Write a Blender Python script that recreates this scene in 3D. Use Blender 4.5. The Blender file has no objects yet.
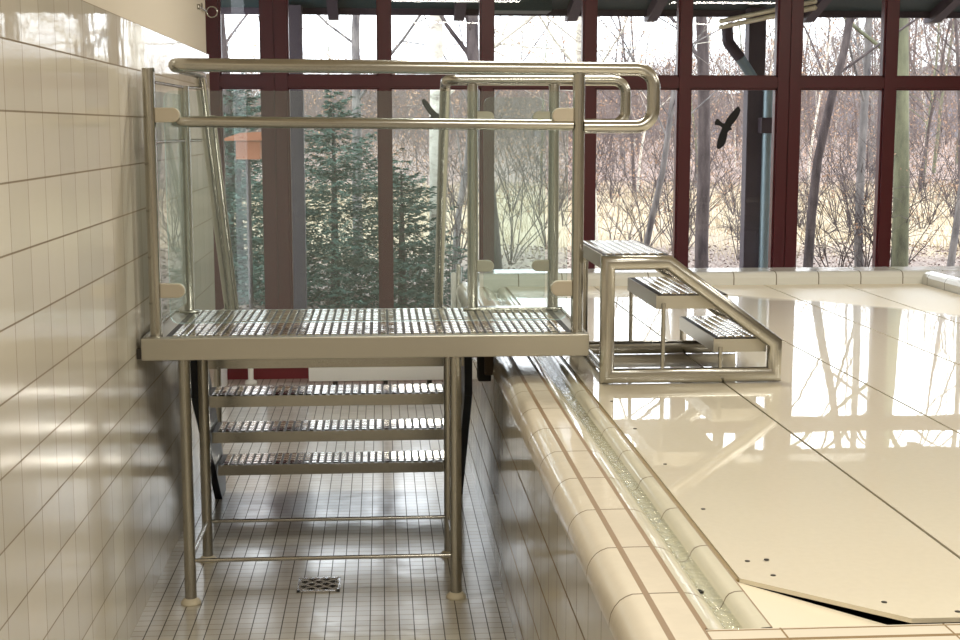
import bpy, bmesh, math, random
from mathutils import Vector, Matrix
from mathutils.geometry import tessellate_polygon
S = bpy.context.scene
COL = S.collection
R = random.Random(7)

# ------------------------------------------------------------------ camera
FOC = 1400.0
EYE = Vector((0, 0, 1.68))
TH = math.atan(192 / FOC)
PS = math.atan(100 * math.cos(TH) / FOC)
cam_d = bpy.data.cameras.new('camera')
cam_d.sensor_width = 36.0
cam_d.lens = 36.0 * FOC / 960.0
cam_d.clip_end = 300
cam = bpy.data.objects.new('camera', cam_d)
cam.location = EYE
cam.rotation_euler = (math.pi / 2 - TH, 0, -PS)
COL.objects.link(cam)
S.camera = cam

# ------------------------------------------------------------------ world / exposure
S.view_settings.view_transform = 'Standard'
S.view_settings.look = 'None'
S.view_settings.gamma = 1.0
S.view_settings.use_curve_mapping = False
S.view_settings.exposure = 0.14
W = bpy.data.worlds.new('overcast_sky')
S.world = W
W.use_nodes = True
wn = W.node_tree
wn.nodes['Background'].inputs['Color'].default_value = (0.90, 0.95, 1.0, 1)
wn.nodes['Background'].inputs['Strength'].default_value = 4.2

FILL_POWER = 46.0


def area_light(loc, sx, sy, power, col=(0.98, 0.94, 0.84)):
    d = bpy.data.lights.new('fill_light', 'AREA')
    d.shape = 'RECTANGLE'; d.size = sx; d.size_y = sy
    d.energy = power; d.color = col
    o = bpy.data.objects.new('fill_light', d)
    o.location = loc
    COL.objects.link(o)
    return o


FILL_SPOTS = [(0.9, -1.2), (0.9, 2.2), (0.9, 5.6), (4.2, -1.2), (4.2, 2.2), (4.2, 5.6)]
for (lx, ly) in FILL_SPOTS:
    area_light((lx, ly, 3.15), 1.5, 0.3, FILL_POWER)  # unseen fill lights added under the ceiling to brighten the room


# ------------------------------------------------------------------ pixel geometry helper: a viewing ray met with a real plane
_fw = Vector((math.sin(PS) * math.cos(TH), math.cos(PS) * math.cos(TH), -math.sin(TH)))
_rt = Vector((math.cos(PS), -math.sin(PS), 0))
_up = _rt.cross(_fw)


def at(x, y, axis, v):
    d = _fw + _rt * ((x - 480) / FOC) - _up * ((y - 320) / FOC)
    return EYE + d * ((v - EYE[axis]) / d[axis])


def lin(c):
    out = []
    for k in c:
        k = k / 255.0
        out.append(k / 12.92 if k <= 0.04045 else ((k + 0.055) / 1.055) ** 2.4)
    return tuple(out) + (1.0,)


# ------------------------------------------------------------------ materials
def mat(name, col=(200, 200, 200), rough=0.5, metal=0.0, coat=0.0, coat_rough=0.03, spec=0.5, linear=None):
    m = bpy.data.materials.new(name)
    m.use_nodes = True
    b = m.node_tree.nodes['Principled BSDF']
    b.inputs['Base Color'].default_value = linear if linear else lin(col)
    b.inputs['Roughness'].default_value = rough
    b.inputs['Metallic'].default_value = metal
    b.inputs['Coat Weight'].default_value = coat
    b.inputs['Coat Roughness'].default_value = coat_rough
    b.inputs['Specular IOR Level'].default_value = spec
    return m


class NT:
    def __init__(s, m):
        s.m = m; s.t = m.node_tree; s.b = s.t.nodes['Principled BSDF']

    def n(s, typ, **kw):
        nd = s.t.nodes.new(typ)
        for k, v in kw.items():
            setattr(nd, k, v)
        return nd

    def link(s, a, b):
        s.t.links.new(a, b)

    def val(s, sock, v):
        if isinstance(v, (int, float)):
            sock.default_value = v
        else:
            s.link(v, sock)

    def math(s, op, a, b=0.0, c=None):
        nd = s.n('ShaderNodeMath', operation=op)
        s.val(nd.inputs[0], a); s.val(nd.inputs[1], b)
        if c is not None:
            s.val(nd.inputs[2], c)
        return nd.outputs[0]

    def xyz(s):
        tc = s.n('ShaderNodeTexCoord')
        sp = s.n('ShaderNodeSeparateXYZ')
        s.link(tc.outputs['Object'], sp.inputs[0])
        return sp.outputs[0], sp.outputs[1], sp.outputs[2], tc.outputs['Object']

    def noise(s, vec, scale, detail=3.0, rough=0.5):
        nd = s.n('ShaderNodeTexNoise')
        nd.inputs['Scale'].default_value = scale
        nd.inputs['Detail'].default_value = detail
        nd.inputs['Roughness'].default_value = rough
        if vec is not None:
            s.link(vec, nd.inputs['Vector'])
        return nd.outputs['Fac']

    def ramp(s, fac, stops):
        nd = s.n('ShaderNodeValToRGB')
        el = nd.color_ramp.elements
        el[0].position, el[0].color = stops[0]
        el[1].position, el[1].color = stops[-1]
        for p, c in stops[1:-1]:
            e = el.new(p); e.color = c
        s.link(fac, nd.inputs[0])
        return nd.outputs[0]

    def mix(s, fac, a, b):
        nd = s.n('ShaderNodeMix', data_type='RGBA')
        s.val(nd.inputs[0], fac)
        for sock, v in ((nd.inputs[6], a), (nd.inputs[7], b)):
            if isinstance(v, tuple):
                sock.default_value = v
            else:
                s.link(v, sock)
        return nd.outputs[2]

    # 1 on the joint, 0 on the tile
    def joint(s, coord, off, pitch, width):
        u = s.math('DIVIDE', s.math('SUBTRACT', coord, off), pitch)
        f = s.math('SUBTRACT', u, s.math('FLOOR', s.math('ADD', u, 0.5)))
        return s.math('LESS_THAN', s.math('ABSOLUTE', f), width / pitch / 2)

    def cell(s, coord, off, pitch):
        return s.math('FLOOR', s.math('DIVIDE', s.math('SUBTRACT', coord, off), pitch))

    def bump(s, h, strength=0.3, dist=0.01, target=None, normal=None):
        nd = s.n('ShaderNodeBump')
        nd.inputs['Strength'].default_value = strength
        nd.inputs['Distance'].default_value = dist
        s.link(h, nd.inputs['Height'])
        if normal is not None:
            s.link(normal, nd.inputs['Normal'])
        if target is not False:
            s.link(nd.outputs[0], s.b.inputs['Normal'])
            s.link(nd.outputs[0], s.b.inputs['Coat Normal'])
        return nd.outputs[0]


CREAM = (206, 192, 168)


def tiled(name, tile, joint_c, ua, u0, up, uw, va, v0, vp, vw, top_gloss=None, patches=0.0, rough=0.12, joint2=None, wob=0.05, var=0.06, tilt=0.0):
    """square glazed tiles; axes ua / va are 'x','y','z' of the object's own frame"""
    m = mat(name, tile, rough)
    t = NT(m)
    X, Y, Z, V = t.xyz()
    ax = {'x': X, 'y': Y, 'z': Z}
    ju = t.joint(ax[ua], u0, up, uw)
    jv = t.joint(ax[va], v0, vp, vw)
    cu, cv = t.cell(ax[ua], u0, up), t.cell(ax[va], v0, vp)
    cb = t.n('ShaderNodeCombineXYZ'); t.link(cu, cb.inputs[0]); t.link(cv, cb.inputs[1])
    wnz = t.n('ShaderNodeTexWhiteNoise', noise_dimensions='3D'); t.link(cb.outputs[0], wnz.inputs['Vector'])
    base = lin(tile)
    lo = tuple(c * (1 - var) for c in base[:3]) + (1,)
    hi = tuple(min(1, c * (1 + var)) for c in base[:3]) + (1,)
    c0 = t.mix(wnz.outputs['Value'], lo, hi)
    c1 = t.mix(ju, c0, lin(joint2 or joint_c))
    c2 = t.mix(jv, c1, lin(joint_c))
    t.link(c2, t.b.inputs['Base Color'])
    j = t.math('MAXIMUM', ju, jv)
    rr = t.math('ADD', rough, t.math('MULTIPLY', j, 0.5))
    if top_gloss is not None:      # the top course has a smoother glaze
        up_ = t.math('GREATER_THAN', ax[ua], top_gloss[0])
        rr = t.math('SUBTRACT', rr, t.math('MULTIPLY', up_, rough - top_gloss[1]))
    if patches:                    # wet patches
        wp = t.n('ShaderNodeMapRange'); t.link(t.noise(V, 3.5, 4), wp.inputs[0]); wp.inputs[1].default_value = .50; wp.inputs[2].default_value = .58
        rr = t.math('MULTIPLY', rr, t.math('SUBTRACT', 1.0, t.math('MULTIPLY', wp.outputs[0], patches)))
    t.link(rr, t.b.inputs['Roughness'])
    t.link(t.math('MULTIPLY', t.math('SUBTRACT', 1.0, j), 0.5), t.b.inputs['Specular IOR Level'])
    # every tile a hair out of true, plus a waviness of the glaze
    nz = t.noise(V, 9.0, 1.0)
    h = t.math('ADD', t.math('MULTIPLY', nz, 0.004), t.math('MULTIPLY', j, -0.0012))
    if tilt:
        sp = t.n('ShaderNodeSeparateXYZ'); t.link(wnz.outputs['Color'], sp.inputs[0])
        h = t.math('ADD', h, t.math('MULTIPLY', t.math('MULTIPLY', t.math('SUBTRACT', sp.outputs[0], .5), ax[ua]), tilt))
        h = t.math('ADD', h, t.math('MULTIPLY', t.math('MULTIPLY', t.math('SUBTRACT', sp.outputs[1], .5), ax[va]), tilt))
    t.bump(h, wob * 10, 1.0)
    return m


M = {}
M['wall_tile'] = tiled('cream_wall_tile', (206, 198, 182), (112, 100, 86), 'z', 0.0985, 0.162, 0.0045, 'y', 3.095, 0.1755, 0.0024,
                       rough=0.13, top_gloss=(1.881, 0.035), joint2=(140, 128, 112), wob=0.010, tilt=0.0004)
# horizontal joints dark, upright ones paler
M['floor_tile'] = tiled('small_floor_tile', (200, 194, 182), (92, 86, 80), 'y', 0.0, 0.05, 0.0028, 'x', 0.0, 0.05, 0.0038,
                        rough=0.22, patches=.3, joint2=(128, 120, 108), wob=0.03, var=0.05, tilt=0.003)
NT(M['floor_tile']).b.inputs['Coat Weight'].default_value = 0.4
M['floor_tile'].node_tree.nodes['Principled BSDF'].inputs['Coat Roughness'].default_value = 0.16
M['pool_wall_tile'] = tiled('pool_wall_tile', (200, 193, 178), (98, 84, 66), 'z', 0.092, 0.162, 0.008, 'y', 2.50, 0.1755, 0.004,
                            rough=0.10, joint2=(120, 106, 86), wob=0.012, tilt=0.001)
M['plaster'] = mat('cream_paint', (208, 198, 180), 0.7)
_t = NT(M['plaster']); _X, _Y, _Z, _V = _t.xyz(); _t.bump(_t.noise(_V, 160, 3), 0.15, 0.002)
M['ceiling'] = mat('ceiling_paint', (214, 204, 186), 0.8)
M['red'] = mat('red_window_paint', (80, 17, 26), 0.35)
M['redplinth'] = mat('red_plinth_paint', (112, 30, 36), 0.5)

m = mat('brushed_stainless', (184, 182, 175), 0.30, 1.0); M['steel'] = m
t = NT(m); X, Y, Z, V = t.xyz()
nz = t.noise(V, 40, 4); t.link(t.math('ADD', 0.15, t.math('MULTIPLY', nz, 0.14)), t.b.inputs['Roughness'])
m = mat('satin_stainless_beam', (196, 192, 181), 0.42, 1.0); M['beam'] = m
t = NT(m); X, Y, Z, V = t.xyz()
mp = t.n('ShaderNodeMapping'); mp.inputs['Scale'].default_value = (1, 40, 120); t.link(V, mp.inputs[0])
t.bump(t.noise(mp.outputs[0], 4, 3), 0.12, 0.002)
M['steel_dark'] = mat('stainless_plate_between_studs', (70, 66, 62), 0.55, 0.7)
M['stud'] = mat('polished_stainless_studs', (214, 210, 204), 0.13, 1.0)
M['stringer'] = mat('shaded_stringer_steel', (30, 36, 44), 0.45, 0.3)  # shade on the stringers is put into this near-black blue
M['clampm'] = mat('matt_clamp_metal', (200, 190, 172), 0.5, 0.35)
M['cap'] = mat('cream_plastic_foot', (214, 204, 180), 0.45)
M['chrome'] = mat('chrome', (235, 235, 238), 0.22, 0.8)
M['black'] = mat('black_vinyl', (8, 8, 12), 0.6)
M['rubber'] = mat('black_rubber', (14, 14, 14), 0.7)
M['buffer'] = mat('brown_rubber', (70, 54, 36), 0.6)
M['white'] = mat('white_enamel', (232, 230, 224), 0.3)
M['gap_shade'] = mat('painted_gap_shade', (20, 18, 12), 0.9)  # near-black colour painted in for the shade inside gaps and holes


def glassy(name, tint, film):
    m = bpy.data.materials.new(name); m.use_nodes = True
    nt = m.node_tree; nt.nodes.clear()
    out = nt.nodes.new('ShaderNodeOutputMaterial')
    tr = nt.nodes.new('ShaderNodeBsdfTransparent'); tr.inputs[0].default_value = tint + (1,)
    gl = nt.nodes.new('ShaderNodeBsdfGlossy'); gl.inputs['Roughness'].default_value = 0.0
    fr = nt.nodes.new('ShaderNodeFresnel'); fr.inputs[0].default_value = 1.5
    mx = nt.nodes.new('ShaderNodeMixShader')
    nt.links.new(fr.outputs[0], mx.inputs[0]); nt.links.new(tr.outputs[0], mx.inputs[1]); nt.links.new(gl.outputs[0], mx.inputs[2])
    df = nt.nodes.new('ShaderNodeBsdfDiffuse'); df.inputs[0].default_value = (0.62, 0.72, 0.70, 1)  # pale diffuse share paints a hazy veil of reflections into the glass
    m2 = nt.nodes.new('ShaderNodeMixShader'); m2.inputs[0].default_value = film
    nt.links.new(mx.outputs[0], m2.inputs[1]); nt.links.new(df.outputs[0], m2.inputs[2])
    nt.links.new(m2.outputs[0], out.inputs[0])
    return m


M['pane'] = glassy('window_glass', (0.97, 0.98, 0.98), 0.0)
M['guard'] = glassy('greenish_safety_glass', (0.86, 0.94, 0.93), 0.11)
M['guard_edge'] = mat('polished_glass_edge', (190, 220, 214), 0.1)

# coping: glazed ceramic, brown cement joints
L1, L2, JY, JP = 0.497, 0.566, 2.545, 0.297


def coping_mat(name, colour, bands, rough=0.10):
    m = mat(name, colour, rough)
    t = NT(m); X, Y, Z, V = t.xyz()
    j = t.joint(Y, JY, JP, 0.0052)
    b = t.math('LESS_THAN', t.math('ABSOLUTE', t.math('SUBTRACT', X, 50.0)), 0.001)
    for x0, w in bands:
        b = t.math('MAXIMUM', b, t.math('LESS_THAN', t.math('ABSOLUTE', t.math('SUBTRACT', X, x0)), w / 2))
    nz = t.noise(V, 14, 4)
    base = lin(colour)
    c = t.mix(nz, tuple(k * .93 for k in base[:3]) + (1,), tuple(min(1, k * 1.05) for k in base[:3]) + (1,))
    c = t.mix(j, c, lin((104, 86, 62)))
    c = t.mix(b, c, lin((142, 118, 90)))
    t.link(c, t.b.inputs['Base Color'])
    jj = t.math('MAXIMUM', j, b)
    t.link(t.math('ADD', rough, t.math('MULTIPLY', jj, .45)), t.b.inputs['Roughness'])
    h = t.math('ADD', t.math('MULTIPLY', jj, -0.002), t.math('MULTIPLY', t.noise(V, 30, 2), 0.001))
    t.bump(h, 0.5, 1.0)
    return m


M['coping'] = coping_mat('cream_coping_tile', (222, 212, 194), [(L1, 0.0125), (L2, 0.011)])
M['gutter'] = coping_mat('pale_green_gutter_tile', (214, 209, 190), [(L2, 0.011), (0.686, 0.003)], 0.07)
m = mat('near_coping_tile', (222, 213, 196), 0.14); M['near_coping'] = m
t = NT(m); X, Y, Z, V = t.xyz()
sk = t.math('ADD', X, t.math('MULTIPLY', Y, 0.0))
j = t.joint(sk, 0.70, JP, 0.004)
b = t.math('MAXIMUM', t.math('LESS_THAN', t.math('ABSOLUTE', t.math('SUBTRACT', Y, 2.338)), 0.003),
           t.math('LESS_THAN', t.math('ABSOLUTE', t.math('SUBTRACT', Y, 2.29)), 0.006))
c = t.mix(t.math('MAXIMUM', j, b), lin((222, 213, 196)), lin((150, 128, 98)))
t.link(c, t.b.inputs['Base Color'])
m = mat('far_coping_tile', (212, 211, 204), 0.10); M['far_coping'] = m
t = NT(m); X, Y, Z, V = t.xyz()
j = t.joint(X, 0.765, 0.2445, 0.006)
c = t.mix(j, lin((212, 211, 204)), lin((120, 112, 96)))
t.link(c, t.b.inputs['Base Color'])
m = mat('right_coping_tile', (214, 208, 190), 0.10); M['right_coping'] = m
t = NT(m); X, Y, Z, V = t.xyz()
j = t.joint(Y, 0.1, 0.2445, 0.006)
c = t.mix(j, lin((212, 211, 204)), lin((120, 112, 96)))
t.link(c, t.b.inputs['Base Color'])

# cover panels of cream plastic under a film of water; drier towards the far rim
m = mat('wet_cream_panel', (226, 212, 184), 0.35); M['panel'] = m
t = NT(m); X, Y, Z, V = t.xyz()
# world coordinates equal object coordinates here (panels are built in place)
nz = t.noise(V, 1.6, 2)
yy = t.math('ADD', Y, t.math('MULTIPLY', t.math('SUBTRACT', nz, 0.5), 0.5))
edge = t.math('SUBTRACT', 9.0, t.math('MULTIPLY', X, 0.95))
edge = t.math('MINIMUM', edge, 7.35)
dry = t.n('ShaderNodeMapRange'); t.link(t.math('SUBTRACT', yy, edge), dry.inputs[0])
dry.inputs[1].default_value = -0.06; dry.inputs[2].default_value = 0.06
fine = t.noise(V, 60, 3)
t.link(t.mix(fine, lin((220, 211, 190)), lin((230, 221, 200))), t.b.inputs['Base Color'])
t.link(t.math('MULTIPLY', t.math('SUBTRACT', 1.0, dry.outputs[0]), 1.0), t.b.inputs['Coat Weight'])
t.b.inputs['Coat Roughness'].default_value = 0.012
t.b.inputs['Coat IOR'].default_value = 1.5
t.b.inputs['Specular IOR Level'].default_value = 0.3
wv = t.n('ShaderNodeBump'); wv.inputs['Strength'].default_value = 0.12; wv.inputs['Distance'].default_value = 0.004
t.link(t.noise(V, 3.0, 1), wv.inputs['Height']); t.link(wv.outputs[0], t.b.inputs['Coat Normal'])
M['panel_dry'] = mat('cream_panel_strip', (226, 216, 194), 0.3)
M['panel_edge'] = mat('panel_edge_brown', (140, 120, 80), 0.5)
m = mat('shallow_water', (190, 200, 180), 0.02); M['water'] = m
m.node_tree.nodes.clear()
nt = m.node_tree
o_ = nt.nodes.new('ShaderNodeOutputMaterial'); tr = nt.nodes.new('ShaderNodeBsdfTransparent'); tr.inputs[0].default_value = (0.97, 0.985, 0.95, 1)
gl = nt.nodes.new('ShaderNodeBsdfGlossy'); gl.inputs['Roughness'].default_value = 0.03
fr = nt.nodes.new('ShaderNodeFresnel'); fr.inputs[0].default_value = 1.33
bp = nt.nodes.new('ShaderNodeBump'); bp.inputs['Strength'].default_value = 0.8; bp.inputs['Distance'].default_value = 0.01
ns = nt.nodes.new('ShaderNodeTexNoise'); ns.inputs['Scale'].default_value = 45; ns.inputs['Detail'].default_value = 2
tc = nt.nodes.new('ShaderNodeTexCoord'); nt.links.new(tc.outputs['Object'], ns.inputs['Vector'])
nt.links.new(ns.outputs['Fac'], bp.inputs['Height'])
for q in (gl, fr):
    nt.links.new(bp.outputs[0], q.inputs['Normal'])
mx = nt.nodes.new('ShaderNodeMixShader'); nt.links.new(fr.outputs[0], mx.inputs[0])
nt.links.new(tr.outputs[0], mx.inputs[1]); nt.links.new(gl.outputs[0], mx.inputs[2]); nt.links.new(mx.outputs[0], o_.inputs[0])

# outdoors
def noisy(name, stops, scale, rough=0.9, detail=5, stretch=None, bump=0.0):
    m = mat(name, (128, 128, 128), rough, spec=0.2)
    t = NT(m); X, Y, Z, V = t.xyz()
    if stretch:
        mp = t.n('ShaderNodeMapping'); mp.inputs['Scale'].default_value = stretch; t.link(V, mp.inputs[0]); V = mp.outputs[0]
    nz = t.noise(V, scale, detail, 0.6)
    t.link(t.ramp(nz, [(p, lin(c)) for p, c in stops]), t.b.inputs['Base Color'])
    if bump:
        t.bump(nz, bump, 0.02)
    return m


M['bark_grey'] = noisy('grey_bark', [(.35, (84, 80, 82)), (.65, (140, 134, 130))], 12, stretch=(1, 1, .25), bump=.5)
M['bark_dark'] = noisy('dark_bark', [(.35, (62, 54, 56)), (.65, (104, 94, 92))], 12, stretch=(1, 1, .25), bump=.5)
M['bark_green'] = noisy('mossy_bark', [(.3, (78, 78, 66)), (.7, (132, 132, 106))], 9, stretch=(1, 1, .3), bump=.4)
M['bark_pale'] = noisy('pale_birch_bark', [(.3, (150, 138, 130)), (.45, (206, 198, 184)), (.7, (232, 226, 212))], 8, stretch=(1, 1, 2.0), bump=.3)
M['twig'] = noisy('far_twig', [(.3, (80, 70, 68)), (.7, (128, 112, 106))], 3)
M['beech_leaf'] = noisy('withered_beech_leaf', [(.3, (140, 108, 88)), (.7, (188, 156, 130))], 6)
M['litter'] = noisy('fallen_leaf', [(.3, (96, 82, 78)), (.5, (140, 124, 116)), (.7, (186, 174, 166))], 9)
M['needle'] = noisy('spruce_needle', [(.3, (44, 66, 60)), (.7, (92, 114, 102))], 5)
M['straw'] = noisy('dry_grass_blade', [(.3, (140, 124, 102)), (.7, (196, 180, 152))], 3)
m = noisy('leaf_covered_ground', [(.35, (90, 78, 74)), (.5, (130, 116, 108)), (.65, (172, 160, 152))], 40, detail=6); M['ground'] = m
t = NT(m); X, Y, Z, V = t.xyz()
old = t.b.inputs['Base Color'].links[0].from_socket
wn2 = t.noise(V, .35, 4)
yy = t.math('ADD', Y, t.math('MULTIPLY', t.math('SUBTRACT', wn2, .5), 12))
f = t.n('ShaderNodeMapRange'); t.link(yy, f.inputs[0]); f.inputs[1].default_value = 17; f.inputs[2].default_value = 20
g = t.ramp(t.noise(V, 18, 6), [(.3, lin((140, 126, 106))), (.7, lin((190, 174, 148)))])
f2 = t.n('ShaderNodeMapRange'); t.link(yy, f2.inputs[0]); f2.inputs[1].default_value = 30; f2.inputs[2].default_value = 38
wd = t.ramp(t.noise(V, 3, 5), [(.3, lin((116, 100, 94))), (.7, lin((162, 142, 132)))])
t.link(t.mix(f2.outputs[0], t.mix(f.outputs[0], old, g), wd), t.b.inputs['Base Color'])
M['soffit'] = mat('dark_green_stained_boards', (34, 56, 58), 0.6)
M['rafter'] = mat('dark_stained_timber', (58, 44, 56), 0.6)
M['postwood'] = mat('dark_post_timber', (66, 56, 66), 0.6)
M['downpipe'] = mat('zinc_downpipe', (128, 146, 152), 0.4, 0.6)
M['lath'] = mat('pale_planed_wood', (222, 210, 176), 0.6)
M['feeder'] = mat('orange_brown_wood', (160, 100, 70), 0.7)


# ------------------------------------------------------------------ mesh builder
class MB:
    def __init__(s):
        s.v = []; s.f = []; s.sm = []; s.mi = []

    def add(s, vs, fs, smooth=False, mi=0):
        k = len(s.v)
        s.v += [tuple(v) for v in vs]
        s.f += [tuple(i + k for i in f) for f in fs]
        s.sm += [smooth] * len(fs)
        s.mi += [mi] * len(fs)
        return s

    def box(s, a, b, mi=0):
        (x0, y0, z0), (x1, y1, z1) = a, b
        vs = [(x0, y0, z0), (x1, y0, z0), (x1, y1, z0), (x0, y1, z0), (x0, y0, z1), (x1, y0, z1), (x1, y1, z1), (x0, y1, z1)]
        return s.add(vs, [(0, 3, 2, 1), (4, 5, 6, 7), (0, 1, 5, 4), (1, 2, 6, 5), (2, 3, 7, 6), (3, 0, 4, 7)], mi=mi)

    def prism(s, pts, axis, a, b, mi=0, smooth=False):
        """closed polygon pts (2D) pushed along axis from a to b; remaining axes in order"""
        n = len(pts)
        def P(p, w):
            q = list(p); q.insert(axis, w); return tuple(q)
        vs = [P(p, a) for p in pts] + [P(p, b) for p in pts]
        s.add(vs, [(i, (i + 1) % n, n + (i + 1) % n, n + i) for i in range(n)], smooth, mi)
        s.add([P(p, a) for p in pts], [tuple(range(n))[::-1]], False, mi)
        s.add([P(p, b) for p in pts], [tuple(range(n))], False, mi)
        return s

    def tube(s, path, r, n=16, cap=True, mi=0, square=False):
        pts = [Vector(p) for p in path]
        rs = r if isinstance(r, (list, tuple)) else [r] * len(pts)
        # frames by parallel transport
        T = []
        for i in range(len(pts)):
            a = pts[max(0, i - 1)]; b = pts[min(len(pts) - 1, i + 1)]
            T.append((b - a).normalized())
        ref = Vector((0, 0, 1)) if abs(T[0].z) < .9 else Vector((0, 1, 0))
        N = (ref - T[0] * ref.dot(T[0])).normalized()
        vs = []
        for i, p in enumerate(pts):
            N = (N - T[i] * N.dot(T[i])).normalized()
            B = T[i].cross(N)
            # mitre stretch
            for k in range(n):
                a = 2 * math.pi * k / n
                vs.append(p + (N * math.cos(a) + B * math.sin(a)) * rs[i])
        fs = []
        for i in range(len(pts) - 1):
            for k in range(n):
                fs.append((i * n + k, i * n + (k + 1) % n, (i + 1) * n + (k + 1) % n, (i + 1) * n + k))
        s.add(vs, fs, True, mi)
        if cap:
            s.add(vs[:n], [tuple(range(n))[::-1]], False, mi)
            s.add(vs[-n:], [tuple(range(n))], False, mi)
        return s

    def lathe(s, c, prof, n=24, mi=0, smooth=True):
        vs = []
        for (r, z) in prof:
            for k in range(n):
                a = 2 * math.pi * k / n
                vs.append((c[0] + r * math.cos(a), c[1] + r * math.sin(a), c[2] + z))
        fs = [(i * n + k, i * n + (k + 1) % n, (i + 1) * n + (k + 1) % n, (i + 1) * n + k) for i in range(len(prof) - 1) for k in range(n)]
        s.add(vs, fs, smooth, mi)
        s.add(vs[:n], [tuple(range(n))[::-1]], False, mi); s.add(vs[-n:], [tuple(range(n))], False, mi)
        return s

    def build(s, name, mats, parent=None, bevel=0.0, loc=None):
        me = bpy.data.meshes.new(name)
        me.from_pydata(s.v, [], s.f)
        me.polygons.foreach_set('use_smooth', s.sm)
        me.polygons.foreach_set('material_index', s.mi)
        for mm in (mats if isinstance(mats, (list, tuple)) else [mats]):
            me.materials.append(mm)
        me.update()
        o = bpy.data.objects.new(name, me)
        COL.objects.link(o)
        if parent is not None:
            o.parent = parent
            o.matrix_parent_inverse = parent.matrix_basis.inverted()
        if loc is not None:
            me.transform(Matrix.Translation(-Vector(loc)))
            o.location = loc
        if bevel:
            bm = bmesh.new(); bm.from_mesh(me)
            bmesh.ops.remove_doubles(bm, verts=bm.verts, dist=1e-6)
            bmesh.ops.recalc_face_normals(bm, faces=bm.faces)
            es = [e for e in bm.edges if len(e.link_faces) == 2 and e.calc_face_angle(0) > 0.6]
            bmesh.ops.bevel(bm, geom=es, offset=bevel, segments=2, affect='EDGES', profile=0.5)
            bm.to_mesh(me); bm.free()
        return o


def tag(o, label=None, cat=None, group=None, kind=None):
    for k, v in (('label', label), ('category', cat), ('group', group), ('kind', kind)):
        if v:
            o[k] = v
    return o


def thing(name, loc, label, cat, group=None):
    o = bpy.data.objects.new(name, None)
    COL.objects.link(o)
    o.location = loc
    o.empty_display_size = .1
    return tag(o, label, cat, group)


def struct(o):
    o['kind'] = 'structure'
    return o


def arc_path(pts, rad, n=7):
    """polyline with rounded corners"""
    P = [Vector(p) for p in pts]
    out = [P[0]]
    for i in range(1, len(P) - 1):
        a = (P[i - 1] - P[i]); b = (P[i + 1] - P[i])
        r = rad[i - 1] if isinstance(rad, (list, tuple)) else rad
        la, lb = a.length, b.length
        a.normalize(); b.normalize()
        ang = a.angle(b)
        d = min(r / math.tan(ang / 2), la * .49, lb * .49)
        r2 = d * math.tan(ang / 2)
        c = P[i] + (a + b).normalized() * (r2 / math.sin(ang / 2))
        p0 = P[i] + a * d; p1 = P[i] + b * d
        v0 = p0 - c; v1 = p1 - c
        tot = v0.angle(v1); axv = v0.cross(v1).normalized()
        for k in range(n + 1):
            out.append(c + Matrix.Rotation(tot * k / n, 3, axv) @ v0)
    out.append(P[-1])
    return out


# ================================================================== STRUCTURE
WX = -0.845      # tiled wall on the left
WEND = 7.15      # where it ends
WIN = 9.45       # window plane
CEIL = 3.2
struct(MB().box((-1.3, -4, -.12), (9, 9.6, 0)).build('floor', M['floor_tile']))
struct(MB().box((WX - .25, -4, 0), (WX, WEND, 2.042)).build('wall_left', M['wall_tile']))
struct(MB().box((WX - .25, -4, 2.042), (WX - .012, WEND, CEIL)).build('wall_left_upper', M['plaster']))
struct(MB().box((-1.45, WEND, 0), (-1.2, 9.6, CEIL)).build('wall_left_recess', M['white']))
struct(MB().box((-1.6, -4.2, 0), (9.2, -4, CEIL)).build('wall_back', M['plaster']))
struct(MB().box((9, -4, 0), (9.2, 9.6, CEIL)).build('wall_right', M['plaster']))
struct(MB().box((-1.6, -4.2, CEIL), (9.2, 9.6, CEIL + .15)).build('ceiling', M['ceiling']))

# ---- pool basin wall with coping and overflow gutter
PW = 0.433
NEAR = 2.35
FAR = 7.75
struct(MB().box((PW, -2, 0), (PW + .13, 8.0, .735)).build('wall_pool', M['pool_wall_tile']))
prof = [(PW - .006, .735), (.427, .744), (.43, .762), (.437, .776), (.447, .788), (.458, .795), (.471, .80), (.52, .801), (.566, .801)]
prof2 = [(.566, .801), (.583, .799), (.597, .794), (.61, .785), (.62, .774), (.629, .767), (.637, .766), (.643, .77), (.648, .779),
         (.652, .789), (.658, .796), (.668, .8), (.678, .801), (.688, .801)]
mb = MB()
vs = [(x, y, z) for y in (1.2, 8.0) for (x, z) in prof]; n = len(prof)
mb.add(vs, [(i, i + 1, n + i + 1, n + i) for i in range(n - 1)], True)
mb.add([(PW - .006, y, .735) for y in (1.2, 8.0)] + [(.566, 8.0, .735), (.566, 1.2, .735)], [(0, 1, 2, 3)])
mb.add([(x, 1.2, z) for x, z in prof] + [(.566, 1.2, .735)], [tuple(range(n + 1))])
mb.add([(x, 8.0, z) for x, z in prof] + [(.566, 8.0, .735)], [tuple(range(n + 1))[::-1]])
struct(mb.build('trim_1', M['coping']))
mb = MB()
n = len(prof2)
vs = [(x, y, z) for y in (NEAR, FAR) for (x, z) in prof2]
mb.add(vs, [(i, i + 1, n + i + 1, n + i) for i in range(n - 1)], True)
mb.add([(.688, NEAR, .801), (.688, FAR, .801), (.688, FAR, .60), (.688, NEAR, .60)], [(0, 1, 2, 3)])
mb.add([(.566, NEAR, .74), (.566, FAR, .74), (.688, FAR, .60), (.688, NEAR, .60)], [(0, 3, 2, 1)])
struct(mb.build('trim_2', M['gutter']))
# near coping along the front rim
mb = MB()
mb.prism([(1.2, .66), (NEAR, .66), (NEAR, .797), (NEAR - .005, .801), (1.2, .801)], 0, .5665, 5.0)
struct(mb.build('trim_3', M['near_coping']))
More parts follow.
